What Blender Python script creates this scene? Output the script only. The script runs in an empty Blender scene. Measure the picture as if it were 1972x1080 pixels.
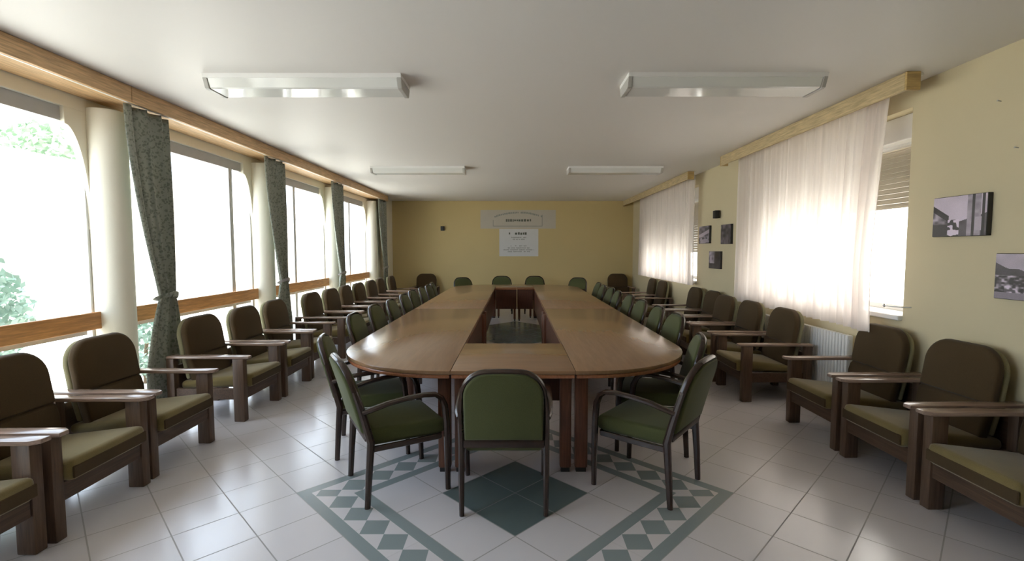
import bpy, bmesh, math, random
from mathutils import Vector, Matrix
random.seed(7)
C = bpy.context.scene.collection
SC = bpy.context.scene
PI = math.pi

# ------------------------------------------------------------------ camera
cam = bpy.data.cameras.new('camera'); camo = bpy.data.objects.new('camera', cam); C.objects.link(camo)
F = 925.0
cam.sensor_width = 36; cam.sensor_fit = 'HORIZONTAL'; cam.lens = F/1972*36
cam.shift_x = -6/1972
cam.clip_start = .05; cam.clip_end = 300
camo.location = (0, 0, 1.55)
camo.rotation_euler = (PI/2-math.atan(58/F), 0, 0)
SC.camera = camo

# ------------------------------------------------------------------ sky, exposure
SC.view_settings.view_transform = 'Standard'; SC.view_settings.look = 'None'
SC.view_settings.gamma = 1; SC.view_settings.use_curve_mapping = False
SC.view_settings.exposure = 2.6
W = bpy.data.worlds.new('sky'); SC.world = W; W.use_nodes = True
nt = W.node_tree; nt.nodes.clear()
tc = nt.nodes.new('ShaderNodeTexCoord'); sp = nt.nodes.new('ShaderNodeSeparateXYZ')
mr = nt.nodes.new('ShaderNodeMapRange'); mr.inputs[1].default_value = -.6; mr.inputs[2].default_value = .6
mx = nt.nodes.new('ShaderNodeMix'); mx.data_type = 'RGBA'
mx.inputs[6].default_value = (.83, .96, 1.18, 1); mx.inputs[7].default_value = (1.15, 1.05, .97, 1)
bg = nt.nodes.new('ShaderNodeBackground'); bg.inputs[1].default_value = 1.0
wo = nt.nodes.new('ShaderNodeOutputWorld')
nt.links.new(tc.outputs['Generated'], sp.inputs[0]); nt.links.new(sp.outputs[0], mr.inputs[0])
nt.links.new(mr.outputs[0], mx.inputs[0]); nt.links.new(mx.outputs[2], bg.inputs[0]); nt.links.new(bg.outputs[0], wo.inputs[0])
sun = bpy.data.lights.new('sun', 'SUN'); sun.energy = 3.0; sun.angle = math.radians(3); sun.color = (1, .93, .82)
suno = bpy.data.objects.new('sun', sun); C.objects.link(suno); suno.rotation_euler = (math.radians(-38), 0, 0)   # high sun beyond the back wall
def portal(name, loc, rot, sx, sy):
    l = bpy.data.lights.new(name, 'AREA'); l.shape = 'RECTANGLE'; l.size = sx; l.size_y = sy
    l.cycles.is_portal = True
    o = bpy.data.objects.new(name, l); C.objects.link(o); o.location = loc; o.rotation_euler = rot
# sky portals: they add no light of their own, they only steer sampling of the sky through the windows
portal('window_portal', (-3.7, 5.6, 1.35), (0, -PI/2, 0), 2.7, 12.1)
portal('window_portal', (3.6, 5.25, 1.45), (0, PI/2, 0), 1.1, 2.7)
portal('window_portal', (3.6, 9.98, 1.25), (0, PI/2, 0), .8, 3.05)
cy = SC.cycles
cy.max_bounces = 10; cy.diffuse_bounces = 6; cy.glossy_bounces = 4; cy.transmission_bounces = 8; cy.transparent_max_bounces = 16
cy.caustics_reflective = False; cy.caustics_refractive = False
cy.sample_clamp_indirect = 6
cy.use_denoising = True

# ------------------------------------------------------------------ materials
class NT:
    def __init__(s, name):
        s.m = bpy.data.materials.new(name); s.m.use_nodes = True
        s.t = s.m.node_tree; s.b = s.t.nodes['Principled BSDF']
    def n(s, k, **kw):
        x = s.t.nodes.new(k)
        for a, v in kw.items(): setattr(x, a, v)
        return x
    def l(s, a, b): s.t.links.new(a, b)
    def math(s, op, a, b=None, c=None):
        x = s.n('ShaderNodeMath', operation=op)
        for i, v in enumerate((a, b, c)):
            if v is None: continue
            if isinstance(v, (int, float)): x.inputs[i].default_value = v
            else: s.l(v, x.inputs[i])
        return x.outputs[0]
    def mix(s, f, a, b):
        x = s.n('ShaderNodeMix'); x.data_type = 'RGBA'
        for i, v in ((0, f), (6, a), (7, b)):
            if isinstance(v, (int, float)): x.inputs[i].default_value = v
            elif isinstance(v, tuple): x.inputs[i].default_value = (*v, 1)
            else: s.l(v, x.inputs[i])
        return x.outputs[2]
    def noise(s, scale, detail=3, vec=None, stretch=None, rough=.5):
        x = s.n('ShaderNodeTexNoise'); x.inputs['Scale'].default_value = scale; x.inputs['Detail'].default_value = detail
        x.inputs['Roughness'].default_value = rough
        if vec is None: vec = s.n('ShaderNodeTexCoord').outputs['Object']
        if stretch:
            mp = s.n('ShaderNodeMapping'); mp.inputs['Scale'].default_value = stretch
            s.l(vec, mp.inputs[0]); vec = mp.outputs[0]
        s.l(vec, x.inputs[0]); return x.outputs[0]
    def col(s, v):
        if isinstance(v, tuple): s.b.inputs['Base Color'].default_value = (*v, 1)
        else: s.l(v, s.b.inputs['Base Color'])
    def set(s, rough=None, spec=None, coat=None, sheen=None, metal=None):
        i = s.b.inputs
        if rough is not None: i['Roughness'].default_value = rough
        if spec is not None: i['Specular IOR Level'].default_value = spec
        if coat is not None: i['Coat Weight'].default_value = coat; i['Coat Roughness'].default_value = .12
        if sheen is not None: i['Sheen Weight'].default_value = sheen
        if metal is not None: i['Metallic'].default_value = metal
    def bump(s, h, st=.2, d=.01):
        x = s.n('ShaderNodeBump'); x.inputs['Strength'].default_value = st; x.inputs['Distance'].default_value = d
        s.l(h, x.inputs['Height']); s.l(x.outputs[0], s.b.inputs['Normal'])
def scl(c, k): return tuple(min(1, v*k) for v in c)
def plain(name, c, rough=.5, spec=.5, var=.12, ns=6, **kw):
    M = NT(name); M.col(M.mix(M.noise(ns, 4), scl(c, 1-var), scl(c, 1+var))); M.set(rough, spec, **kw); return M.m
def wood(name, c, rough=.4, axis='X', var=.3, spec=.5, scale=5, coat=None, gloss=.0):
    M = NT(name)
    st = {'X': (1, 14, 14), 'Y': (14, 1, 14), 'Z': (14, 14, 1)}[axis]
    n = M.noise(scale, 5, stretch=st, rough=.6)
    r = M.n('ShaderNodeMapRange'); r.inputs[1].default_value = .3; r.inputs[2].default_value = .7; M.l(n, r.inputs[0])
    M.col(M.mix(r.outputs[0], scl(c, 1-var), scl(c, 1+var))); M.set(rough, spec, coat)
    M.bump(n, .08, .003); return M.m
def fabric(name, c, rough=.95, ns=250, var=.25, sheen=.25, patch=.2, spec=.2):
    M = NT(name)
    a = M.noise(ns, 2); b = M.noise(3.5, 3)
    c1 = M.mix(a, scl(c, 1-var), scl(c, 1+var)); c2 = M.mix(a, scl(c, (1-var)*(1+patch)), scl(c, (1+var)*(1+patch)))
    M.col(M.mix(b, c1, c2)); M.set(rough, spec, sheen=sheen); M.bump(a, .25, .002); return M.m

def wallmat(name, c):
    M = NT(name); a = M.noise(1.1, 4); b = M.noise(60, 3)
    M.col(M.mix(a, scl(c, .95), scl(c, 1.05))); M.set(.75, .25); M.bump(b, .12, .003); return M.m
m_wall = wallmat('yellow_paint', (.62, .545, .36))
m_front = wallmat('dark_unseen_wall', (.16, .12, .08))  # invented dark tone for the unseen wall, cuts light bounced from behind the camera
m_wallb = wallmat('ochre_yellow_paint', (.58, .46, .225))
m_colm = wallmat('cream_paint', (.85, .82, .70))
M = NT('ceiling_paint'); a = M.noise(.8, 3)
M.col(M.mix(a, (.70, .68, .65), (.73, .71, .68))); M.set(.5, .3); M.bump(M.noise(1.5, 2), .15, .01); m_ceil = M.m
m_wood_pale = wood('orange_pine', (.60, .39, .20), .5, 'Y')
m_wood_rail = wood('orange_pine_rail', (.55, .27, .10), .45, 'Y')
m_wood_palex = wood('pale_oak_pelmet', (.52, .41, .23), .5, 'Y')
m_wood_plx = wood('pale_oak_pelmet_end', (.50, .35, .14), .5, 'X')
m_alu = plain('grey_window_frame', (.46, .47, .48), .45)
m_alul = plain('pale_window_frame', (.62, .62, .60), .45)
m_white = plain('white_lacquer', (.80, .80, .78), .35, var=.03)
m_diff = plain('glossy_lamp_cover', (.74, .75, .72), .09, .8, var=.02)
m_capm = plain('grey_lamp_cap', (.42, .41, .38), .4)
m_black = plain('black_plastic', (.02, .018, .015), .5)
m_chrome = plain('steel', (.5, .5, .5), .3, metal=1)
m_top = wood('brown_table_veneer', (.275, .155, .078), .2, 'Y', .08, .5, 3)
m_topx = wood('brown_table_veneer_crosswise', (.26, .142, .07), .2, 'X', .08, .5, 3)
m_edge = wood('red_brown_table_edge', (.33, .13, .06), .2, 'Y', .2)
m_leg = wood('red_brown_leg_veneer', (.14, .053, .027), .35, 'Z', .35)
m_panel = wood('red_brown_panel_veneer', (.09, .034, .019), .35, 'Z', .25)
m_dark = plain('dark_walnut_frame', (.036, .020, .014), .26, var=.2, ns=30)
m_green = fabric('green_upholstery', (.070, .076, .028), sheen=.14)
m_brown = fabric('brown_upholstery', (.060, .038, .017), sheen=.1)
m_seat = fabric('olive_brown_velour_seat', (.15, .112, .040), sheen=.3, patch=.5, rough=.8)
m_shell = fabric('olive_beige_back_cover', (.23, .21, .12), sheen=.1)
m_arm = wood('worn_oak_armrest', (.30, .21, .16), .2, 'Y', .3)
m_cleg = wood('worn_oak_leg', (.10, .058, .034), .45, 'Z', .35)
m_cframe = wood('worn_oak_rail', (.085, .047, .026), .5, 'X', .35)
m_pave = plain('pale_paving', (.62, .61, .58), .8, ns=1.5)
m_outw = plain('white_render', (.85, .85, .84), .9, ns=1)
m_roof = plain('grey_roof_tiles', (.52, .50, .49), .8, ns=3)
m_bark = plain('bark', (.16, .11, .07), .9)
m_leaf = plain('haze_paled_green_leaves', (.34, .46, .34), .6, ns=3, var=.5)  # outdoor haze and overexposure put into the leaf colour
m_leaf2 = plain('haze_paled_bluish_leaves', (.27, .38, .33), .6, ns=3, var=.5)  # shrub leaves likewise paled in colour for haze and overexposure
m_paper = plain('white_paper', (.62, .62, .60), .7, var=.03)
m_paper2 = plain('cream_paper', (.50, .46, .38), .7, var=.04)
m_ink = plain('grey_ink', (.10, .11, .08), .7)
m_ink2 = plain('faded_ink', (.26, .27, .24), .7)

# glass: thin pane, mostly clear with a weak reflection
def glassmat():
    M = NT('window_glass'); M.t.nodes.remove(M.b)
    tr = M.n('ShaderNodeBsdfTransparent'); tr.inputs[0].default_value = (.96, .98, .97, 1)
    gl = M.n('ShaderNodeBsdfGlossy'); gl.inputs['Roughness'].default_value = .02
    lw = M.n('ShaderNodeLayerWeight'); lw.inputs[0].default_value = .5
    fr = M.math('MULTIPLY_ADD', M.math('POWER', lw.outputs['Facing'], 5), .5, .02)
    ms = M.n('ShaderNodeMixShader'); M.l(fr, ms.inputs[0]); M.l(tr.outputs[0], ms.inputs[1]); M.l(gl.outputs[0], ms.inputs[2])
    M.l(ms.outputs[0], M.t.nodes['Material Output'].inputs[0]); return M.m
m_glass = glassmat()
def sheermat():
    M = NT('white_sheer_voile'); M.t.nodes.remove(M.b)
    tr = M.n('ShaderNodeBsdfTransparent'); tl = M.n('ShaderNodeBsdfTranslucent'); df = M.n('ShaderNodeBsdfDiffuse')
    tl.inputs[0].default_value = (.93, .87, .84, 1); df.inputs[0].default_value = (.80, .76, .75, 1)
    m1 = M.n('ShaderNodeMixShader'); m1.inputs[0].default_value = .42
    M.l(tl.outputs[0], m1.inputs[1]); M.l(df.outputs[0], m1.inputs[2])
    m2 = M.n('ShaderNodeMixShader')
    w = M.noise(30, 2, stretch=(1, 1, .02))
    f = M.math('MULTIPLY_ADD', w, .3, .72)
    M.l(f, m2.inputs[0]); M.l(tr.outputs[0], m2.inputs[1]); M.l(m1.outputs[0], m2.inputs[2])
    M.l(m2.outputs[0], M.t.nodes['Material Output'].inputs[0]); return M.m
m_sheer = sheermat()
def brocade():
    M = NT('grey_green_brocade')
    v = M.n('ShaderNodeTexVoronoi'); v.inputs['Scale'].default_value = 38; v.feature = 'F1'
    tcx = M.n('ShaderNodeTexCoord').outputs['Object']
    nz = M.n('ShaderNodeTexNoise'); nz.inputs['Scale'].default_value = 30; nz.inputs['Detail'].default_value = 3
    M.l(tcx, nz.inputs[0])
    ad = M.n('ShaderNodeVectorMath', operation='MULTIPLY_ADD'); M.l(nz.outputs['Color'], ad.inputs[0]); ad.inputs[1].default_value = (.05, .05, .05); M.l(tcx, ad.inputs[2])
    M.l(ad.outputs[0], v.inputs[0])
    r = M.n('ShaderNodeMapRange'); r.inputs[1].default_value = .32; r.inputs[2].default_value = .5; M.l(v.outputs['Distance'], r.inputs[0])
    r2 = M.math('MULTIPLY', M.noise(90, 2), .8)
    f = M.math('MINIMUM', M.math('ADD', r.outputs[0], M.math('MULTIPLY', r2, .3)), 1.0)
    M.col(M.mix(f, (.13, .148, .112), (.27, .285, .235)))
    M.set(.5, .5, sheen=.2); M.bump(v.outputs['Distance'], .3, .003)
    return M.m
m_broc = brocade()
m_tie = plain('pale_tie_band', (.42, .40, .40), .6)

# tiled floor with a rotated square border and dark centre
def floormat():
    M = NT('floor_tiles')
    sx = M.n('ShaderNodeSeparateXYZ'); M.l(M.n('ShaderNodeNewGeometry').outputs['Position'], sx.inputs[0])
    T = .4667; P = 13*T
    x = sx.outputs[0]
    yr = M.math('SUBTRACT', sx.outputs[1], 2.985)
    y = M.math('SUBTRACT', M.math('FLOORED_MODULO', M.math('ADD', yr, P/2), P), P/2)
    a = M.math('DIVIDE', M.math('ADD', y, x), T); b = M.math('DIVIDE', M.math('SUBTRACT', y, x), T)
    aa, ab = M.math('ABSOLUTE', a), M.math('ABSOLUTE', b)
    ring = M.math('MAXIMUM', aa, ab); al = M.math('MINIMUM', aa, ab)
    # grout: distance to nearest line (unit cells)
    def dl(v):
        return M.math('ABSOLUTE', M.math('SUBTRACT', v, M.math('ROUND', v)))
    d = M.math('MINIMUM', dl(a), dl(b))
    grout = M.math('LESS_THAN', d, .0105)
    # border
    t = M.math('ABSOLUTE', M.math('SUBTRACT', ring, 2.5))
    inband = M.math('LESS_THAN', t, .5)
    stripe = M.math('MULTIPLY', inband, M.math('GREATER_THAN', t, .29))
    s = M.math('ABSOLUTE', M.math('SUBTRACT', M.math('FLOORED_MODULO', al, .58), .29))
    dia = M.math('LESS_THAN', M.math('ADD', s, t), .29)
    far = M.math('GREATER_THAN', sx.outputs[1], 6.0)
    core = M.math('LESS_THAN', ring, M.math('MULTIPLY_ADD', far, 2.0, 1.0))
    dark = M.math('MAXIMUM', stripe, dia)
    # per-tile tint
    comb = M.n('ShaderNodeCombineXYZ'); M.l(M.math('FLOOR', M.math('DIVIDE', M.math('ADD', yr, x), T)), comb.inputs[0]); M.l(M.math('FLOOR', M.math('DIVIDE', M.math('SUBTRACT', yr, x), T)), comb.inputs[1])
    wn = M.n('ShaderNodeTexWhiteNoise', noise_dimensions='3D'); M.l(comb.outputs[0], wn.inputs[0])
    base = M.mix(wn.outputs[0], (.66, .625, .64), (.69, .655, .67))
    ns = M.noise(7, 4)
    base = M.mix(M.math('MULTIPLY', ns, .10), base, (.52, .48, .48))
    c = M.mix(dark, base, (.26, .30, .305))
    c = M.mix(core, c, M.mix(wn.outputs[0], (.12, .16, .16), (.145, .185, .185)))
    ng = M.math('SUBTRACT', 1, M.math('MULTIPLY', inband, .85))
    g = M.math('MULTIPLY', M.math('MULTIPLY', grout, ng), M.math('SUBTRACT', 1, M.math('MULTIPLY', core, .6)))
    c = M.mix(g, c, (.34, .32, .31))
    M.col(c)
    M.l(M.math('MULTIPLY_ADD', ns, .03, M.math('MULTIPLY_ADD', g, .4, .19)), M.b.inputs['Roughness'])
    M.b.inputs['Specular IOR Level'].default_value = .5
    M.bump(M.math('SUBTRACT', 1, g), .3, .002)
    return M.m
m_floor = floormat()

# ------------------------------------------------------------------ mesh helpers
def bx(bm, x0, x1, y0, y1, z0, z1, bev=0, seg=2, M=None):
    t = bmesh.new() if (bev or M) else bm
    vs = [t.verts.new((x, y, z)) for x in (x0, x1) for y in (y0, y1) for z in (z0, z1)]
    for f in ((0, 1, 3, 2), (4, 6, 7, 5), (0, 4, 5, 1), (2, 3, 7, 6), (0, 2, 6, 4), (1, 5, 7, 3)):
        t.faces.new([vs[i] for i in f])
    if t is not bm:
        if bev: bmesh.ops.bevel(t, geom=t.edges[:], offset=bev, segments=seg, profile=.5, affect='EDGES')
        if M: t.transform(M)
        merge(bm, t)
    return bm
def merge(bm, t):
    me = bpy.data.meshes.new('tmp'); t.to_mesh(me); t.free(); bm.from_mesh(me); bpy.data.meshes.remove(me)
def prism(bm, pts, h0, h1, plane='XY', bev=0, seg=2, M=None):
    """outline pts extruded from h0 to h1 along the remaining axis"""
    t = bmesh.new()
    def P(p, h): return {'XY': (p[0], p[1], h), 'XZ': (p[0], h, p[1]), 'YZ': (h, p[0], p[1])}[plane]
    A = [t.verts.new(P(p, h0)) for p in pts]; B = [t.verts.new(P(p, h1)) for p in pts]
    t.faces.new(A); t.faces.new(B[::-1]); n = len(pts)
    for i in range(n): t.faces.new((A[i], B[i], B[(i+1) % n], A[(i+1) % n]))
    bmesh.ops.recalc_face_normals(t, faces=t.faces[:])
    if bev:
        e = [e for e in t.edges if len({round(v.co[{'XY': 2, 'XZ': 1, 'YZ': 0}[plane]], 5) for v in e.verts}) == 1]
        bmesh.ops.bevel(t, geom=e, offset=bev, segments=seg, profile=.5, affect='EDGES')
    if M: t.transform(M)
    merge(bm, t); return bm
def tube(bm, path, r, n=8, sq=None):
    """sweep; sq=(w,h) gives a rounded rectangular section"""
    P = [Vector(p) for p in path]; rings = []
    up0 = None
    for i, p in enumerate(P):
        d = (P[min(i+1, len(P)-1)]-P[max(i-1, 0)]).normalized()
        if up0 is None:
            up0 = Vector((1, 0, 0)) if abs(d.x) < .8 else Vector((0, 0, 1))
        u = (up0-d*up0.dot(d)).normalized(); v = d.cross(u); up0 = u
        ring = []
        for k in range(n):
            a = 2*PI*(k+.5)/n
            if sq:
                ca, sa = math.cos(a), math.sin(a); q = (abs(ca)**4+abs(sa)**4)**-.25
                rr = sq[i] if isinstance(sq, list) else sq
                o = u*ca*q*rr[0]/2+v*sa*q*rr[1]/2
            else:
                rad = r[i] if isinstance(r, (list, tuple)) else r
                o = (u*math.cos(a)+v*math.sin(a))*rad
            ring.append(bm.verts.new(p+o))
        rings.append(ring)
    for A, B in zip(rings, rings[1:]):
        for k in range(n): bm.faces.new((A[k], A[(k+1) % n], B[(k+1) % n], B[k]))
    bm.faces.new(rings[0][::-1]); bm.faces.new(rings[-1]); return bm
def obj(name, bm, mat, parent=None, smooth=35):
    bmesh.ops.recalc_face_normals(bm, faces=bm.faces[:])
    me = bpy.data.meshes.new(name); bm.to_mesh(me); bm.free()
    if smooth:
        for p in me.polygons: p.use_smooth = True
        me.set_sharp_from_angle(angle=math.radians(smooth))
    for m in (mat if isinstance(mat, list) else [mat]): me.materials.append(m)
    o = bpy.data.objects.new(name, me); C.objects.link(o)
    if parent: o.parent = parent
    return o
def tag(o, label, cat, group=None, kind=None):
    if label: o['label'] = label
    if cat: o['category'] = cat
    if group: o['group'] = group
    if kind: o['kind'] = kind
    return o
def thing(name, label, cat, loc=(0, 0, 0), rz=0, group=None):
    o = bpy.data.objects.new(name, None); C.objects.link(o); o.empty_display_size = .1
    o.location = loc; o.rotation_euler = (0, 0, rz); return tag(o, label, cat, group)
def struct(name, bm, m, parent=None, smooth=0):
    o = obj(name, bm, m, parent, smooth)
    if not parent: o['kind'] = 'structure'
    return o
def NB(): return bmesh.new()
def dup(root, loc, rz, label, group=None):
    r = root.copy(); C.objects.link(r); r.location = loc; r.rotation_euler = (0, 0, rz)
    r['label'] = label
    if group: r['group'] = group
    for ch in list(root.children):
        c = ch.copy(); C.objects.link(c); c.parent = r
        for g in ch.children:
            d = g.copy(); C.objects.link(d); d.parent = c
    return r

# ------------------------------------------------------------------ room
H = 2.88; YB = 13.09; YF = -1.6; XR = 3.2; XL = -3.5
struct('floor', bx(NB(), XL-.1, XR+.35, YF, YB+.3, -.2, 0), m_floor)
struct('ceiling', bx(NB(), XL-.4, XR+.35, YF, YB+.3, H, H+.3), m_ceil)
# back wall: its left strip stands a little proud of the rest (chimney-like return)
b = NB(); bx(b, XL-.4, XR+.35, YB, YB+.3, -.2, H); struct('wall_back', b, m_wallb)
struct('wall_front', bx(NB(), XL-.4, XR+.35, YF-.3, YF, -.2, H), m_front)
# right wall with two window openings
W5 = (3.94, 6.6, 1.0, 2.70); W6 = (8.45, 11.5, 1.0, 2.70)
b = NB(); x0, x1 = XR, XR+.35
bx(b, x0, x1, YF, W5[0], -.2, H); bx(b, x0, x1, W5[1], W6[0], -.2, H); bx(b, x0, x1, W6[1], YB, -.2, H)
for w in (W5, W6): bx(b, x0, x1, w[0], w[1], -.2, w[2]); bx(b, x0, x1, w[0], w[1], w[3], H)
struct('wall_right', b, m_wall)
# left side: beam, low kerb and wall stretches
b = NB()
bx(b, XL-.3, XL+.03, YF, YB, 2.66, H)
bx(b, XL-.3, XL+.06, YF, YB, -.2, .06)
bx(b, XL-.3, XL+.17, 11.62, YB, -.2, H)
bx(b, XL-.3, XL+.06, YF, -.3, .06, 2.66)  # unseen solid stretch added in place of glazing, reduces light from behind the camera
struct('wall_left', b, m_colm)
# round columns
CY = [-.79, 1.65, 4.09, 6.53, 8.97, 11.41]
def column(y, k):
    b = NB(); n = 40; prof = [(0, .142), (2.70, .142)]
    rings = []
    for z, r in prof:
        rings.append([b.verts.new((XL+.08+r*math.cos(2*PI*i/n), y+r*math.sin(2*PI*i/n), z)) for i in range(n)])
    for A, B in zip(rings, rings[1:]):
        for i in range(n): b.faces.new((A[i], A[(i+1) % n], B[(i+1) % n], B[i]))
    b.faces.new(rings[0][::-1]); b.faces.new(rings[-1])
    # curved haunches that carry the beam on both sides of the column
    for s in (-1, 1):
        pts = [(y, 2.69), (y+s*.32, 2.69), (y+s*.32, 2.53)]
        for i in range(1, 13):
            a = PI/2*i/12; pts.append((y+s*(.12+.20*(1-math.sin(a))), 1.72+.81*math.cos(a)))
        pts.append((y, 1.7))
        prism(b, pts, XL-.03, XL+.028, 'YZ')
    o = struct('trim_%d' % k, b, m_colm, smooth=40); return o
for i, y in enumerate(CY): column(y, i+1)
# left windows, one per bay
mull = {0: None, 1: None, 2: 5.97, 3: 7.67, 4: 10.2}
bays = [(a+.14, c-.14) for a, c in zip(CY, CY[1:])]; bays[0] = (-.3, bays[0][1])
for i, (a, c) in enumerate(bays):
    b = NB(); xa, xb = XL-.06, XL-.005
    bx(b, xa, xb, a, c, 2.55, 2.665)                 # head
    bx(b, xa, xb, a-.02, c+.02, .06, .12)
    bx(b, xa, xb, a+.05, c-.05, .86, .92)
    w = struct('window_%d' % (i+1), b, m_alu)
    for ja, jb in ((a-.04, a), (c, c+.04)): obj('jamb', bx(NB(), xa, xb, ja, jb, .12, 2.55), m_alul, w, 0)
    if mull[i]:
        b = NB(); bx(b, xa-.01, xb+.005, mull[i]-.035, mull[i]+.035, .12, 2.55)
        bx(b, xa-.02, xb+.012, mull[i]-.008, mull[i]+.008, .12, 2.55)
        obj('mullion', b, m_alul, w, 0)
    b = NB(); bx(b, XL-.036, XL-.03, a+.04, c-.04, .1, 2.57); obj('pane', b, m_glass, w, 0)
# orange rail boards between the columns
rail_lab = ['orange pine rail board across the nearest window, left of the first round column',
            'orange pine rail board in the second window bay, behind the nearest green curtain',
            'orange pine rail board in the window bay between the second and third green curtains',
            'short orange pine rail board in the farthest window bay']
for (a, c), lab in zip(bays[1:5], rail_lab):
    b = NB(); bx(b, XL+.045, XL+.075, a-.01, c+.01, .905, 1.045, .004, 1)
    bx(b, XL-.005, XL+.045, a+.1, a+.14, .93, .99); bx(b, XL-.005, XL+.045, c-.14, c-.1, .93, .99)
    tag(obj('rail_board', b, m_wood_rail), lab, 'rail', 'window rail boards')
# left pelmet (two boards joined at the first curtain) with soffit and rail
t = thing('curtain_pelmet', 'long orange pine curtain pelmet above the left windows', 'pelmet', (-3.14, 4, 2.76))
for y0, y1 in ((-1.58, 3.985), (3.99, 11.85)):
    obj('fascia', bx(NB(), 0, .028, y0-4, y1-4, -.01, .118, .003, 1), m_wood_pale, t)
obj('soffit_board', bx(NB(), -.32, -.002, -5.58, 7.85, .004, .022), m_wood_pale, t)
obj('curtain_rail', bx(NB(), -.03, -.012, -5.58, 7.85, -.006, .004), m_white, t)
obj('end_cap', bx(NB(), -.32, .028, 7.85, 7.87, -.01, .118), m_wood_plx, t)

# right windows: frame, shutter, sill
def right_window(k, w, sashes):
    y0, y1, z0, z1 = w; x = XR+.24
    b = NB()
    bx(b, x, x+.06, y0, y1, 2.47, z1); bx(b, x, x+.06, y0, y1, z0, z0+.06)
    for a, c, zb in sashes:
        bx(b, x, x+.06, a, a+.06, z0, 2.47); bx(b, x, x+.06, c-.06, c, z0, 2.47)
    o = struct('window_%d' % k, b, m_white)
    obj('shutter_box', bx(NB(), XR+.12, x-.002, y0+.004, y1-.004, 2.49, z1-.002, .005, 1), m_white, o)
    for a, c, zb in sashes:
        b = NB(); z = 2.50
        while z > zb:
            bx(b, x+.085, x+.097, a+.01, c-.01, z-.0448, z)
            bx(b, x+.079, x+.085, a+.01, c-.01, z-.034, z-.012); z -= .047
        obj('roller_shutter', b, m_shut, o, 0)
        obj('pane', bx(NB(), x+.03, x+.036, a+.05, c-.05, z0+.05, 2.48), m_glass, o, 0)
    obj('sill', bx(NB(), XR-.04, x-.001, y0+.003, y1-.003, z0-.03, z0+.012, .006, 1), m_white, o)
m_shut = plain('beige_shutter_slats', (.50, .42, .33), .6, var=.05)
right_window(7, W5, [(3.96, 6.1, 1.95), (6.1, 6.58, 1.35)])
right_window(8, W6, [(8.47, 9.97, 1.52), (9.97, 11.48, 1.52)])
# right pelmets
for y0, y1, lab in ((3.66, 6.9, 'pale wooden curtain pelmet above the nearer sheer curtain on the right wall'),
                    (8.2, 13.05, 'pale wooden curtain pelmet above the far sheer curtain on the right wall')):
    t = thing('curtain_pelmet', lab, 'pelmet', (2.915, y0, 2.745), group='right wall pelmets')
    obj('fascia', bx(NB(), 0, .022, .02, y1-y0, 0, .134, .002, 1), m_wood_palex, t)
    obj('end_cap', bx(NB(), 0, .105, 0, .02, 0, .134, .002, 1), m_wood_plx, t)
    obj('end_cap', bx(NB(), 0, .105, y1-y0, y1-y0+.02, 0, .134, .002, 1), m_wood_plx, t)
    obj('top_board', bx(NB(), .022, .105, .02, y1-y0, .118, .134), m_wood_palex, t)
    obj('curtain_rail', bx(NB(), .112, .148, .03, y1-y0-.01, .115, .134), m_white, t)

# ------------------------------------------------------------------ curtains
def curtain_mesh(rows, folds, dx, L, nseg):
    b = NB(); g = []
    for z, ya, yb, amp, xo in rows:
        ring = []
        for i in range(nseg+1):
            u = i/nseg
            ph = 2*PI*folds*u
            x = xo+amp*math.sin(ph)+amp*.3*math.sin(2.3*ph+1)
            y = ya+(yb-ya)*(u+.25*math.sin(ph*2+.5)/folds/6)
            if dx: x += dx(u, z)
            ring.append(b.verts.new((x, y, z)))
        g.append(ring)
    for A, B in zip(g, g[1:]):
        for i in range(nseg): b.faces.new((A[i], A[i+1], B[i+1], B[i]))
    return b
def green_curtain(y, lab, k, w=.52):
    # origin at the far top corner, falls from the rail, gathered by a tie, flares below it
    t = thing('curtain', lab, 'curtain', (-3.215, y, 0), group='green tied curtains')
    rows = []
    n = 60; top = 2.749; bot = .04; tie = 1.12
    for i in range(n+1):
        z = top+(bot-top)*i/n
        if z > tie:
            q = (top-z)/(top-tie); s = q**1.6
            ya = -w+ (w-.21)*s; yb = 0+.02*math.sin(q*3)
            amp = .031*(1-.1*s)
        else:
            q = (tie-z)/(tie-bot); s = min(1, q*1.7)**.7
            ya = -.21-.20*s; yb = .0+.10*s; amp = .026
        rows.append((z, ya, yb, amp, .022))
    b = curtain_mesh(rows, 3, None, 0, 90)
    o = obj('drape', b, m_broc, t, 80)
    md = o.modifiers.new('thick', 'SOLIDIFY'); md.thickness = .004
    b = NB(); pts = []
    for i in range(25):
        a = 2*PI*i/24; pts.append((.022+.048*math.cos(a), -.105+.125*math.sin(a), 1.12+.03*math.cos(a)))
    tube(b, pts, 0, 8, sq=(.008, .05)); obj('tie_band', b, m_tie if k else m_broc, t)
green_curtain(4.50, 'grey green brocade curtain tied back beside the first round column, nearest of the four', 0)
green_curtain(6.74, 'grey green brocade curtain tied with a pale band, second from the camera on the left', 1, .56)
green_curtain(9.00, 'narrow grey green curtain with pale tie, third along the left windows', 1, .60)
green_curtain(11.98, 'grey green curtain with pale tie at the far left, by the back wall', 1, .72)
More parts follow.
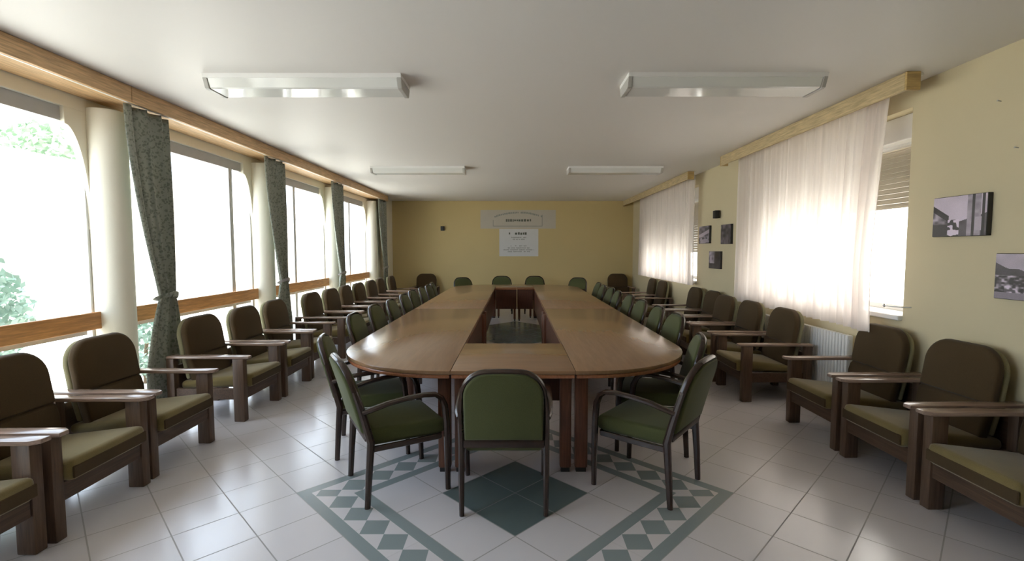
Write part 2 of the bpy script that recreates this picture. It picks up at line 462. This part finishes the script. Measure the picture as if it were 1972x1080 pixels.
def sheer(y0, y1, zb, lab, folds, skew=0):
    rows = []; n = 30; top = 2.83
    for i in range(n+1):
        q = i/n; z = top+(zb-top)*q
        rows.append((z, y0+.04*math.sin(q*2.5), y1, .020+.016*q, 3.045))
    b = curtain_mesh(rows, folds, (lambda u, z: -.075*max(0, 1-u/.16)*min(1, (2.83-z)/1.4)) if skew else None, 0, folds*14)
    if skew:      # turned-back hem near the free edge: a second layer of cloth
        b2 = curtain_mesh([(z, ya+.07+.10*(top-z)/2, ya+.30+.02*(top-z)/2, .008, xo+.045) for z, ya, yb, am, xo in rows], 3, lambda u, z: -.06*min(1, (2.83-z)/1.4), 0, 40)
        merge(b, b2)
    o = obj('sheer_curtain', b, m_sheer, None, 80)
    tag(o, lab, 'curtain', 'sheer curtains'); return o
sheer(3.99, 6.62, .86, 'wide white sheer curtain glowing in front of the nearer right window', 22, 1)
sheer(8.22, 11.75, .95, 'white sheer curtain over the far right window near the back wall', 24)

# ------------------------------------------------------------------ ceiling lights
def lamp():
    t = thing('ceiling_light', '', 'ceiling light')
    b = NB(); L = .75
    prism(b, [(-.16, 0), (-.15, -.03), (.15, -.03), (.16, 0)], -L, L, 'YZ', .002, 1); obj('housing', b, m_white, t)
    b = NB(); prism(b, [(-.145, -.03), (-.115, -.092), (-.10, -.098), (.10, -.098), (.115, -.092), (.145, -.03)], -L+.035, L-.035, 'YZ', .002, 1)
    obj('cover', b, m_diff, t, 20)
    for s in (-1, 1):
        b = NB(); prism(b, [(-.152, -.028), (-.122, -.098), (-.105, -.104), (.105, -.104), (.122, -.098), (.152, -.028)], s*(L-.033), s*L, 'YZ', .003, 1)
        obj('end_cap', b, m_capm, t)
    return t
l0 = lamp()
lg = 'surface mounted ceiling lights'
LP = [(-1.61, 3.86, 'nearer left box ceiling light, its glossy cover mirroring the windows'),
      (1.60, 3.84, 'nearer right box ceiling light with dull grey cover'),
      (-1.55, 7.85, 'far left box ceiling light, seen as a thin strip toward the back wall'),
      (1.60, 7.85, 'far right box ceiling light, faint strip toward the back wall')]
for i, (x, y, lab) in enumerate(LP):
    if i == 0: l0.location = (x, y, H); l0['label'] = lab; l0['group'] = lg
    else: dup(l0, (x, y, H), 0, lab, lg)

# ------------------------------------------------------------------ conference table modules
ZT = .75; TH = .035
def arc(cx, cy, r, a0, a1, n=18):
    return [(cx+r*math.cos(math.radians(a0+(a1-a0)*i/n)), cy+r*math.sin(math.radians(a0+(a1-a0)*i/n))) for i in range(n+1)]
tg = 'ring of conference table sections'
XI0, XI1, XO0, XO1 = -.432, .402, -1.385, 1.375
YN, YI, YS, YIF, YFF = 3.15, 4.10, 6.58, 10.42, 11.25
def module(lab, out, legs, panels, mat, thick=TH):
    cx = sum(p[0] for p in out)/len(out); cyy = sum(p[1] for p in out)/len(out)
    t = thing('conference_table', lab, 'table', (cx, cyy, 0), group=tg)
    o2 = [(p[0]-cx, p[1]-cyy) for p in out]
    obj('tabletop', prism(NB(), o2, ZT-.028, ZT, 'XY', .006, 2), mat, t)
    # moulded lower edge, slightly set back
    ccx = sum(p[0] for p in o2)/len(o2); ccy = sum(p[1] for p in o2)/len(o2)
    obj('edge_band', prism(NB(), [(ccx+(p[0]-ccx)*.988, ccy+(p[1]-ccy)*.992) for p in o2], ZT-.055, ZT-.0285, 'XY', .008, 2), m_edge, t)
    for (x, y, w, d) in legs:
        b = NB(); x -= cx; y -= cyy
        bx(b, x-w/2, x+w/2, y-d/2, y+d/2, .03, ZT-.056, .012, 2)
        lo = obj('leg', b, m_leg, t)
        obj('foot', bx(NB(), x-w/2+.01, x+w/2-.01, y-d/2+.01, y+d/2-.01, 0, .03), m_black, lo)
    for (x0, x1, y0, y1) in panels:
        obj('modesty_panel', bx(NB(), x0-cx, x1-cx, y0-cyy, y1-cyy, .27, ZT-.056, .003, 1), m_panel, t)
R = .90; G = .0015
outFL = [(XI0-G, YN)] + arc(XO0+R, YN+R, R, 270, 180) + [(XO0, YS-G), (XI0-G, YS-G)]
outFR = [(XI1+G, YN)] + arc(XO1-R, YN+R, R, -90, 0) + [(XO1, YS-G), (XI1+G, YS-G)]
outBL = [(XI0-G, YFF)] + arc(XO0+R, YFF-R, R, 90, 180) + [(XO0, YS+G), (XI0-G, YS+G)]
outBR = [(XI1+G, YFF)] + arc(XO1-R, YFF-R, R, 90, 0) + [(XO1, YS+G), (XI1+G, YS+G)]
module('near left section of the brown conference table, with rounded corner and window glare', outFL,
       [(XI0-.06, 3.30, .09, .06), (XI0-.015, 6.42, .08, .06), (-.93, 6.42, .06, .09), (-.95, 4.3, .06, .09)],
       [(XI0-.03, XI0-.012, 4.12, 6.38)], m_top)
module('near right section of the brown conference table, with rounded corner', outFR,
       [(XI1+.06, 3.30, .09, .06), (XI1+.015, 6.42, .08, .06), (.93, 6.42, .06, .09), (.95, 4.3, .06, .09)],
       [(XI1+.012, XI1+.03, 4.12, 6.38)], m_top)
module('short brown table section closing the near end of the ring, behind the centre green chair',
       [(XI0, YN), (XI1, YN), (XI1, YI), (XI0, YI)], [(XI0+.05, 3.30, .08, .06), (XI1-.05, 3.30, .08, .06)],
       [(XI0+.01, XI1-.01, 4.03, 4.05)], m_topx)
module('far left section of the brown conference table beyond the cross seam', outBL,
       [(XI0-.015, 6.75, .08, .06), (XI0-.06, 11.0, .09, .06), (-.93, 6.75, .06, .09), (-.93, 9.8, .06, .09)],
       [(XI0-.03, XI0-.012, 6.8, 10.3)], m_top)
module('far right section of the brown conference table beyond the cross seam', outBR,
       [(XI1+.015, 6.75, .08, .06), (XI1+.06, 11.0, .09, .06), (.93, 6.75, .06, .09), (.93, 9.8, .06, .09)],
       [(XI1+.012, XI1+.03, 6.8, 10.3)], m_top)
XM = .04
module('left half of the far end table section, dark panel facing the opening',
       [(XI0, YIF), (XM-G, YIF), (XM-G, YFF), (XI0, YFF)], [(XM-.05, YIF+.12, .05, .06), (XM-.05, 11.0, .05, .06), (XI0+.05, 11.0, .05, .06)],
       [(XI0+.01, XM-.006, YIF+.03, YIF+.05)], m_topx)
module('right half of the far end table section, dark panel facing the opening',
       [(XM+G, YIF), (XI1, YIF), (XI1, YFF), (XM+G, YFF)], [(XM+.05, YIF+.12, .05, .06), (XM+.05, 11.0, .05, .06), (XI1-.05, 11.0, .05, .06)],
       [(XM+.006, XI1-.01, YIF+.03, YIF+.05)], m_topx)

# ------------------------------------------------------------------ green conference chair (faces +Y, origin at footprint centre)
def green_chair():
    t = thing('conference_chair', '', 'chair')
    wx = .238
    # back shape: rounded top outline in XZ, then leaned
    def lean(z): return -.235-.115*max(0, (z-.40))/.48-.02*((z-.40)/.48)**2 if z > .4 else -.235
    def shaped(out, y0, y1, bev):
        b = prism(NB(), out, y0, y1, 'XZ', bev, 3)
        # add height rings so the lean can bend
        for z in (.5, .58, .66, .74, .80):
            bmesh.ops.bisect_plane(b, geom=b.verts[:]+b.edges[:]+b.faces[:], plane_co=(0, 0, z), plane_no=(0, 0, 1))
        for v in b.verts:
            x, y, z = v.co
            v.co.y = y+lean(z)+.012*(x/.25)**2
        return b
    def outl(w, z0, z1, r, crown=.02):
        p = [(-w, z0), (w, z0)]
        p += [(x, z+crown*(1-(x/w)**2)) for x, z in arc(w-r, z1-r, r, 0, 90, 8)]
        p += [(x, z1+crown*(1-(x/w)**2)) for x in [(w-r)*(1-2*i/8) for i in range(1, 8)]]
        p += [(x, z+crown*(1-(x/w)**2)) for x, z in arc(-w+r, z1-r, r, 90, 180, 8)]
        return p
    obj('backrest', shaped(outl(.226, .455, .858, .13), -.033, .033, .016), m_green, t)
    # wooden hoop: legs and hoop follow the outline
    def P(x, z): return (x, lean(z)+.012*(x/.25)**2, z)
    for s in (-1, 1):
        path = [(s*.246, -.250, 0), (s*.248, -.238, .2), P(s*.248, .40), P(s*.248, .52), P(s*.246, .64), P(s*.240, .72)]
        b = tube(NB(), path, 0, 8, sq=[(.028, .034), (.034, .04), (.038, .046), (.034, .042), (.030, .038), (.026, .034)]); obj('leg', b, m_dark, t)
    hp = [(.240, .72)]+[(x, z+.02*(1-(x/.236)**2)) for x, z in arc(.236-.135, .868-.135, .135, 5, 90, 10)]
    hp += [(x, .868+.02*(1-(x/.236)**2)) for x in (.07, .035, 0)]
    hp = hp+[(-x, z) for x, z in hp[-2::-1]]
    obj('back_hoop', tube(NB(), [P(x, z) for x, z in hp], 0, 8, sq=(.022, .036)), m_dark, t)
    obj('cross_rail', bx(NB(), -.235, .235, -.255, -.232, .405, .452, .006, 2), m_dark, t)
    # seat cushion: slightly tapered
    b = prism(NB(), [(-.222, -.215), (.222, -.215), (.245, .20), (.225, .255), (-.225, .255), (-.245, .20)], .364, .465, 'XY', .030, 3)
    for v in b.verts:
        if v.co.z > .44: v.co.z += .012*(1-(v.co.x/.25)**2)
    obj('seat', b, m_green, t)
    b = NB()
    for s in (-1, 1): bx(b, s*.243-.011, s*.243+.011, -.235, .225, .338, .372, .004, 1)
    bx(b, -.235, .235, .215, .237, .338, .372, .004, 1)
    obj('seat_frame', b, m_dark, t)
    for s in (-1, 1):
        # front leg flows through a round bend into the armrest
        path = [(s*.262, .262, 0), (s*.266, .258, .25), (s*.270, .252, .45), (s*.273, .240, .56), (s*.275, .215, .615), (s*.276, .175, .642),
                (s*.276, .10, .65), (s*.274, 0, .645), (s*.270, -.12, .63), (s*.266, -.22, .605), (s*.255, -.268, .59)]
        sq = [(.030, .032), (.036, .038), (.040, .040), (.042, .040), (.046, .036), (.048, .030), (.048, .028), (.046, .028), (.044, .030), (.038, .032), (.03, .03)]
        obj('armrest', tube(NB(), path, 0, 8, sq=sq), m_dark, t)
    return t
gc = green_chair()
first = [True]
def place_green(x, y, fx, fy, lab, group='green chairs around the conference table'):
    rz = math.atan2(fy, fx)-PI/2
    if first[0]:
        first[0] = False; gc.location = (x, y, 0); gc.rotation_euler = (0, 0, rz); gc['label'] = lab; gc['group'] = group
    else: dup(gc, (x, y, 0), rz, lab, group)
def from_rear(rx, ry, fx, fy, side, lab):
    """place by the foot of one rear leg; side=+1: its right rear leg"""
    n = math.hypot(fx, fy); fx /= n; fy /= n
    px, py = fy, -fx                      # chair's local +x
    place_green(rx-side*.243*px+.262*fx, ry-side*.243*py+.262*fy, fx, fy, lab)
from_rear(-.309+.0, 2.71, 0, 1, -1, 'dark green armchair in the centre foreground, seen squarely from behind')
from_rear(-.90, 2.795, .865, .5, 1, 'green armchair turned toward the near left table corner, frontmost of the two there')
from_rear(-1.33, 3.47, .967, .25, 1, 'green armchair partly hidden behind the turned chair at the near left corner')
from_rear(.941, 2.785, -.775, .63, -1, 'green armchair turned toward the near right table corner, frontmost of the two there')
from_rear(1.30, 3.52, -.967, .25, -1, 'green armchair partly hidden behind the turned chair at the near right corner')
ordn = ['first', 'second', 'third', 'fourth', 'fifth', 'sixth', 'seventh', 'eighth']
YL = [5.0, 5.78, 6.44, 7.22, 7.92, 8.57, 9.22, 9.87]; YR = [5.0, 5.66, 6.36, 7.10, 7.85, 8.5, 9.15, 9.8]
jl = [.02, -.03, .03, 0, -.04, .03, -.02, .05]
for i in range(8):
    place_green(-1.335-.02*math.sin(i*2), YL[i], 1, jl[i], 'green armchair tucked in on the left table side, %s from the rounded near corner' % ordn[i])
for i in range(8):
    place_green(1.345+.02*math.sin(i*3), YR[i], -1, -jl[i], 'green armchair tucked in on the right table side, %s from the rounded near corner' % ordn[i])
place_green(-1.09, 11.35, .55, -.83, 'green armchair at the far left corner of the table, before the back wall')
place_green(-.34, 11.92, 0, -1, 'green armchair at the far end of the table, left of the middle')
place_green(.50, 11.92, 0, -1, 'green armchair at the far end of the table, right of the middle')
place_green(1.32, 11.30, -.6, -.8, 'green armchair at the far right corner of the table, before the back wall')

# ------------------------------------------------------------------ wooden lounge armchair (faces +Y)
def lounge_chair():
    t = thing('lounge_chair', '', 'armchair')
    for s in (-1, 1):
        b = bx(NB(), s*.272 if s > 0 else -.337, .337 if s > 0 else -.272, .262, .36, 0, .574, .006, 2); obj('leg', b, m_cleg, t)
        b = bx(NB(), s*.272 if s > 0 else -.337, .337 if s > 0 else -.272, -.34, -.27, 0, .574, .006, 2); obj('leg', b, m_cleg, t)
        out = [(-.335, 0), (.37, 0), (.41, .03), (.41, .085), (-.335, .085)]
        out = [((.253+p[1]) if s > 0 else (-.253-p[1]), p[0]) for p in out]
        obj('armrest', prism(NB(), out, .575, .600, 'XY', .006, 2), m_arm, t)
        obj('side_rail', bx(NB(), s*.29 if s > 0 else -.32, .32 if s > 0 else -.29, -.268, .26, .20, .30, .004, 1), m_cframe, t)
    obj('front_rail', bx(NB(), -.27, .27, .325, .352, .20, .305, .004, 1), m_cframe, t)
    obj('back_frame', bx(NB(), -.27, .27, -.315, -.29, .20, .50, .004, 1), m_cframe, t)
    # seat cushion
    b = bx(NB(), -.268, .268, -.27, .40, .30, .425, .035, 3)
    for v in b.verts:
        v.co.z -= .075*(.4-v.co.y)/.67*(1 if v.co.z > .36 else .3)
        if v.co.z > .36: v.co.z += .012*(1-(v.co.x/.27)**2)
    obj('seat_cushion', b, m_seat, t)
    obj('seat_front', bx(NB(), -.262, .262, .392, .404, .318, .385, .005, 1), m_brown, t)
    def outl(w, z0, z1, r):
        p = [(-w*.93, z0), (w*.93, z0), (w, z0+.2)]
        p += [(x, z+.015*(1-(x/w)**2)) for x, z in arc(w-r, z1-r, r, 0, 90, 8)]
        p += [(x, z+.015*(1-(x/w)**2)) for x, z in arc(-w+r, z1-r, r, 90, 180, 8)]
        p += [(-w, z0+.2)]
        return p
    def shaped(out, y0, y1, bev, seam=False):
        b = prism(NB(), out, y0, y1, 'XZ', bev, 3)
        for z in (.50, .555, .57, .585, .70, .78):
            bmesh.ops.bisect_plane(b, geom=b.verts[:]+b.edges[:]+b.faces[:], plane_co=(0, 0, z), plane_no=(0, 0, 1))
        for v in b.verts:
            if seam and abs(v.co.z-.57) < .003 and v.co.y > -.01: v.co.y -= .018
            elif seam and v.co.z < .55 and v.co.y > -.01: v.co.y += .012
            v.co.y -= .155+.16*(v.co.z-.4)
        return b
    # rear shell first, then the brown front pad
    obj('back_shell', shaped(outl(.262, .37, .900, .15), -.080, -.036, .018), m_shell, t)
    obj('back_cushion', shaped(outl(.268, .355, .915, .15), -.035, .025, .022, True), m_brown, t)
    return t
lc = lounge_chair(); lfirst = [True]
def place_lounge(x, y, rz, lab, group):
    if lfirst[0]:
        lfirst[0] = False; lc.location = (x, y, 0); lc.rotation_euler = (0, 0, rz); lc['label'] = lab; lc['group'] = group
    else: dup(lc, (x, y, 0), rz, lab, group)
LW = 'wooden armchairs along the left windows'; RW = 'wooden armchairs along the right wall'
lch = [(2.082, 'brown wooden armchair cut off at the left edge, only seat and leg showing'),
       (2.78, 'brown wooden armchair at the left edge, standing before the first window'),
       (3.50, 'brown wooden armchair before the first round column, left of the nearest curtain'),
       (4.60, 'brown wooden armchair just right of the nearest green curtain'),
       (5.33, 'brown wooden armchair in the left row, second beyond the nearest green curtain'),
       (6.05, 'brown wooden armchair in the left row, just in front of the second green curtain'),
       (7.14, 'brown wooden armchair in the left row, first beyond the second green curtain'),
       (7.86, 'brown wooden armchair in the left row, second beyond the second green curtain'),
       (8.59, 'brown wooden armchair in the left row, in front of the third green curtain'),
       (9.32, 'brown wooden armchair in the left row, first beyond the third green curtain'),
       (10.06, 'brown wooden armchair in the left row, second beyond the third green curtain'),
       (10.80, 'brown wooden armchair in the left row, third beyond the third green curtain'),
       (11.75, 'brown wooden armchair last in the left row, under the farthest curtain')]
for i, (y, lab) in enumerate(lch):
    place_lounge(-2.80+.012*math.sin(i*2.1), y, -PI/2+.015*math.sin(i*1.7), lab, LW)
place_lounge(-2.38, 12.66, PI, 'wooden armchair against the back wall in the left corner', 'armchairs against the back wall')
rch = [(2.51, 2.83, 'dark wooden armchair cut off by the right edge, nearest in the right row'),
       (3.235, 2.83, 'dark wooden armchair second in the right row, white glare on its armrest tip'),
       (3.965, 2.83, 'dark wooden armchair right of the radiator, sheer curtain falling over its back'),
       (5.16, 2.685, 'dark wooden armchair just left of the radiator gap in the right row'),
       (5.92, 2.685, 'dark wooden armchair in the right row, second beyond the radiator gap'),
       (6.66, 2.695, 'dark wooden armchair in the right row, third beyond the radiator gap'),
       (7.39, 2.83, 'dark wooden armchair in the right row under the three small pictures, nearer one'),
       (8.12, 2.83, 'dark wooden armchair in the right row under the three small pictures, farther one'),
       (9.95, 2.83, 'dark wooden armchair below the far sheer curtain, nearer of the pair'),
       (10.68, 2.83, 'dark wooden armchair below the far sheer curtain, farther of the pair')]
for i, (y, x, lab) in enumerate(rch):
    place_lounge(x, y, PI/2+.015*math.sin(i*1.3), lab, RW)
place_lounge(2.75, 12.66, PI, 'wooden armchair against the back wall in the right corner', 'armchairs against the back wall')

# ------------------------------------------------------------------ radiator
t = thing('radiator', 'white ribbed radiator under the nearer right window, showing between armchairs', 'radiator', (3.115, 5.3, 0))
b = NB()
for i in range(38): bx(b, -.028, .028, -.88+i*.045, -.88+i*.045+.033, .13, .76, .008, 2)
bx(b, -.012, .012, -.885, .83, .17, .21); bx(b, -.012, .012, -.885, .83, .68, .72)
obj('panel', b, m_white, t)
obj('pipe', tube(NB(), [(0, .82, .19), (0, .87, .19), (0, .88, .17), (0, .88, 0)], .011), m_white, t)
obj('valve', tube(NB(), [(0, .82, .70), (0, .87, .70), (0, .90, .70)], [.014, .022, .022], 12), m_white, t)
obj('bracket', bx(NB(), .03, .083, -.6, -.56, .3, .7), m_white, t); obj('bracket', bx(NB(), .03, .083, .56, .6, .3, .7), m_white, t)

# ------------------------------------------------------------------ pictures on the right wall
def vcol():
    M = NT('printed_photo'); a = M.n('ShaderNodeVertexColor'); a.layer_name = 'Col'; M.col(a.outputs[0]); M.set(.35, .5); return M.m
m_print = vcol()
def picture(y0, y1, z0, z1, fn, lab, frame=(.02, .016, .014), group='black and white photo prints', d=.035):
    w, h = y1-y0, z1-z0
    t = thing('framed_photo', lab, 'picture', (XR, (y0+y1)/2, (z0+z1)/2), PI/2, group)   # local +x is world +Y, local -y... faces the room
    # local frame: x -> world y, y -> world -x
    obj('frame', bx(NB(), -w/2, w/2, 0, d, -h/2, h/2, .003, 1), m_black, t)
    nx, nz = 120, int(120*h/w); b = NB()
    cl = b.loops.layers.color.new('Col'); m = .003
    V = [[b.verts.new((-w/2+m+(w-2*m)*i/nx, d+.0015, -h/2+m+(h-2*m)*j/nz)) for j in range(nz+1)] for i in range(nx+1)]
    for i in range(nx):
        for j in range(nz):
            f = b.faces.new((V[i][j], V[i+1][j], V[i+1][j+1], V[i][j+1]))
            u, v = 1-(i+.5)/nx, (j+.5)/nz     # u runs left to right as seen from the room
            g = fn(1-u, v)
            g = g*1.55+random.uniform(-.02, .02); g = max(.02, min(.9, g))
            for l in f.loops: l[cl] = (g*.98, g*.92, g, 1)
    me = bpy.data.meshes.new('print')
    b.to_mesh(me); b.free(); me.materials.append(m_print)
    o = bpy.data.objects.new('print', me); C.objects.link(o); o.parent = t
    return t
def hsh(a, b_): return (math.sin(a*127.1+b_*311.7)*43758.5453) % 1
def nz2(u, v, k=8):
    i, j = math.floor(u*k), math.floor(v*k); fu, fv = u*k-i, v*k-j
    fu = fu*fu*(3-2*fu); fv = fv*fv*(3-2*fv)
    return (hsh(i, j)*(1-fu)+hsh(i+1, j)*fu)*(1-fv)+(hsh(i, j+1)*(1-fu)+hsh(i+1, j+1)*fu)*fv
# here u = 0 at the near (right hand) side, so flip to read left to right
def street(u, v):
    u = 1-u
    g = .50+.06*nz2(u, v, 4)                                  # sky
    if v < .34+.30*max(0, (u-.45))*1.2: g = .17+.08*nz2(u, v, 9)
    roof = .80-.9*u
    if u < .32 and v < roof: g = .10 if v > roof-.16 else .42*nz2(u, v, 14)+.12
    if u < .3 and v < .30: g = .13
    if .30 < u < .52 and v < .42: g = .12+.5*(nz2(u, v, 16) > .55)
    if .66 < u < .90: g = .34+.12*nz2(u, v, 12)
    if .74 < u < .79 or .92 < u < .97: g = .09
    if .80 < u < .92 and .12 < v < .45: g = .45
    return g
def crowd(u, v):
    u = 1-u
    g = .42+.1*nz2(u, v, 5)
    if v < .75-.5*u+.1*nz2(u, .1, 6): g = .14+.1*nz2(u, v, 7)
    if v < .52: g = .10+.46*max(0, nz2(u, v, 26)-.35)*1.6+.12*(nz2(u, v, 11) > .6)
    if v < .14: g = .36
    return g
def building(u, v):
    u = 1-u
    g = .12+.35*nz2(u, v, 6)
    if abs(v-.55-.3*(u-.5)) < .1: g = .45
    if v < .35: g = .16 + .25*(nz2(u, v, 10) > .5)
    return g
def figure(u, v):
    u = 1-u
    g = .10+.10*nz2(u, v, 5)
    if u < .5 and v > .3: g = .22+.3*nz2(u, v, 7)
    if .12 < u < .25 and .3 < v < .75: g = .48
    if .6 < u < .9 and v > .6: g = .07
    return g
def grey(u, v): return .10+.22*nz2(u, v, 7)
k = XR/3.2
picture(3.24, 3.66, 1.65, 1.94, street, 'black and white street photo in a dark frame, right of the near sheer curtain', group='large prints on right wall')
picture(2.70, 3.165, 1.235, 1.53, crowd, 'black and white photo of a crowd, cut off by the right edge of the photograph', group='large prints on right wall')
picture(7.86, 8.30, 1.665, 1.955, building, 'small black and white photo, left one of the three between the sheer curtains')
picture(7.08, 7.42, 1.645, 1.94, grey, 'small grey photo, right one of the three, next to the near sheer curtain')
picture(7.42, 7.85, 1.26, 1.535, figure, 'small dark photo, lowest of the three between the sheer curtains')

# small black wall boxes
def wallbox(loc, rz, lab):
    t = thing('wall_speaker', lab, 'wall box', loc, rz, 'small black wall boxes')
    obj('case', bx(NB(), -.05, .05, .02, .09, -.06, .06, .006, 2), m_black, t)
    obj('bracket', bx(NB(), -.015, .015, 0, .02, -.02, .02), m_chrome, t)
wallbox((-1.96, YB, 2.14), PI, 'small black box mounted on the yellow back wall, left of the banner')
wallbox((XR, 7.56, 2.11), PI/2, 'small black box on the right wall above the three small pictures')
# holdback peg and nails
t = thing('curtain_holdback', 'thin holdback peg at the right window reveal beside the near sheer curtain', 'holdback', (XR, 3.86, 1.09))
obj('rod', tube(NB(), [(0, 0, 0), (-.07, .01, 0), (-.10, .07, .0), (-.10, .14, .0)], .005), m_white, t)
obj('knob', tube(NB(), [(-.10, .14, 0), (-.10, .15, 0), (-.10, .165, 0)], [.006, .014, .008], 10), m_chrome, t)
for (y, z, lab) in ((3.23, 2.53, 'bare nail high on the right wall above the large street photo'), (3.10, 2.20, 'bare nail on the right wall near the right edge of the photograph')):
    b = NB(); tube(b, [(XR, y, z), (XR-.02, y, z+.003), (XR-.024, y, z+.004)], [.003, .003, .007], 8); tag(obj('nail', b, m_capm), lab, 'nail')

# ------------------------------------------------------------------ banner and poster on the back wall
def marks(b, x0, x1, z, h, y, n, arcf=None, bold=1.0):
    x = x0
    while x < x1-.01:
        w = random.uniform(.5, 1.1)*h*bold
        if random.random() < .14: x += h*.8; continue
        dz = arcf(x) if arcf else 0
        bx(b, x, min(x+w*.75, x1), y-.0012, y, z+dz-h/2*random.uniform(.6, 1), z+dz+h/2*random.uniform(.6, 1)); x += w
t = thing('banner', 'wide faded paper banner with arched lettering on the back wall', 'banner', (.08, YB, 2.39), group=None)
obj('sheet', bx(NB(), -1.02, 1.02, -.006, -.001, -.25, .25), m_paper2, t)
yb = -.0065
b = NB(); marks(b, -.64, .66, .13, .055, yb, 30, lambda x: .05-.13*(x/.66)**2*.9); obj('lettering', b, m_ink2, t, 0)
b = NB(); marks(b, -.33, .36, -.03, .075, yb, 20); obj('lettering', b, m_ink, t, 0)
b = NB(); prism(b, [(-.68, -.02), (-.68, -.19), (.66, -.19), (.66, .12), (.645, .12), (.645, -.175), (-.665, -.175), (-.665, -.02)], yb-.001, yb, 'XZ'); obj('outline', b, m_ink2, t, 0)
t = thing('poster', 'white sheet with printed lines hanging below the banner on the back wall', 'poster', (.10, YB, 1.76))
obj('sheet', bx(NB(), -.53, .53, -.006, -.001, -.37, .37), m_paper, t)
b = NB(); marks(b, -.33, .28, .245, .075, yb, 20); obj('lettering', b, m_ink, t, 0)
for z, w in ((.14, .2), (.09, .16), (-.09, .22), (-.145, .30), (-.195, .42), (-.245, .30)):
    b = NB(); marks(b, -w, w, z, .03, yb, 10); obj('lettering', b, m_ink2, t, 0)

# ------------------------------------------------------------------ outside
b = NB(); bx(b, -60, XL-.3, -30, 50, -.5, -.1); tag(obj('paving', b, m_pave, None, 0), None, None, kind='structure')
b = NB(); bx(b, XR+.36, 60, -30, 50, -.5, -.1); tag(obj('paving', b, m_pave, None, 0), None, None, kind='structure')
t = thing('garden_building', 'low white building with grey roof seen pale through the left windows', 'building', (-13, 14, -.1))
obj('wall', bx(NB(), -4, 0, -9, 16, 0, 3.5), m_outw, t, 0)
b = NB(); prism(b, [(-4.4, 3.5), (.35, 3.5), (.35, 3.62), (-2, 4.7), (-4.4, 3.62)], -9.4, 16.4, 'XZ'); obj('roof', b, m_roof, t, 0)
def leaves(name, c, r, n, s, mat, parent):
    b = NB()
    for _ in range(n):
        d = Vector((random.gauss(0, 1), random.gauss(0, 1), random.gauss(0, 1))).normalized()*random.uniform(.55, 1)
        p = Vector(c)+Vector((d.x*r[0], d.y*r[1], d.z*r[2]))
        u = Vector((random.gauss(0, 1), random.gauss(0, 1), random.gauss(0, 1))).normalized(); v = u.orthogonal().normalized()
        q = s*random.uniform(.6, 1.3)
        f = b.faces.new([b.verts.new(p+u*q), b.verts.new(p+v*q*.5), b.verts.new(p-u*q), b.verts.new(p-v*q*.5)])
    return obj(name, b, mat, parent, 0)
def tree(loc, h, r, lab):
    t = thing('tree', lab, 'tree', loc, group='trees outside the left windows')
    obj('trunk', tube(NB(), [(0, 0, 0), (.1, 0, h*.3), (0, .1, h*.6)], [.22, .17, .1]), m_bark, t)
    leaves('crown', (0, 0, h-r*.9), (r, r, r*.9), 2600, .22, m_leaf, t)
tree((-21.5, 15.0, -.1), 9.0, 3.2, 'pale green tree behind the low building, upper left corner window')
tree((-22, 23.5, -.1), 8.0, 2.8, 'hazy green tree farther along behind the low building')
t = thing('shrub', 'leafy green shrub outside the first left window, at the left edge', 'shrub', (-5.2, 4.55, -.1))
obj('stem', tube(NB(), [(0, 0, 0), (0, 0, .5), (.05, 0, .9)], [.04, .03, .02]), m_bark, t)
leaves('foliage', (0, 0, .98), (.42, .5, .66), 1500, .05, m_leaf2, t)
t = thing('shrub', 'small low shrub outside behind the nearest green curtain', 'shrub', (-4.6, 5.9, -.1))
obj('stem', tube(NB(), [(0, 0, 0), (0, 0, .3), (.03, 0, .5)], [.03, .02, .02]), m_bark, t)
leaves('foliage', (0, 0, .5), (.35, .5, .42), 900, .045, m_leaf2, t)
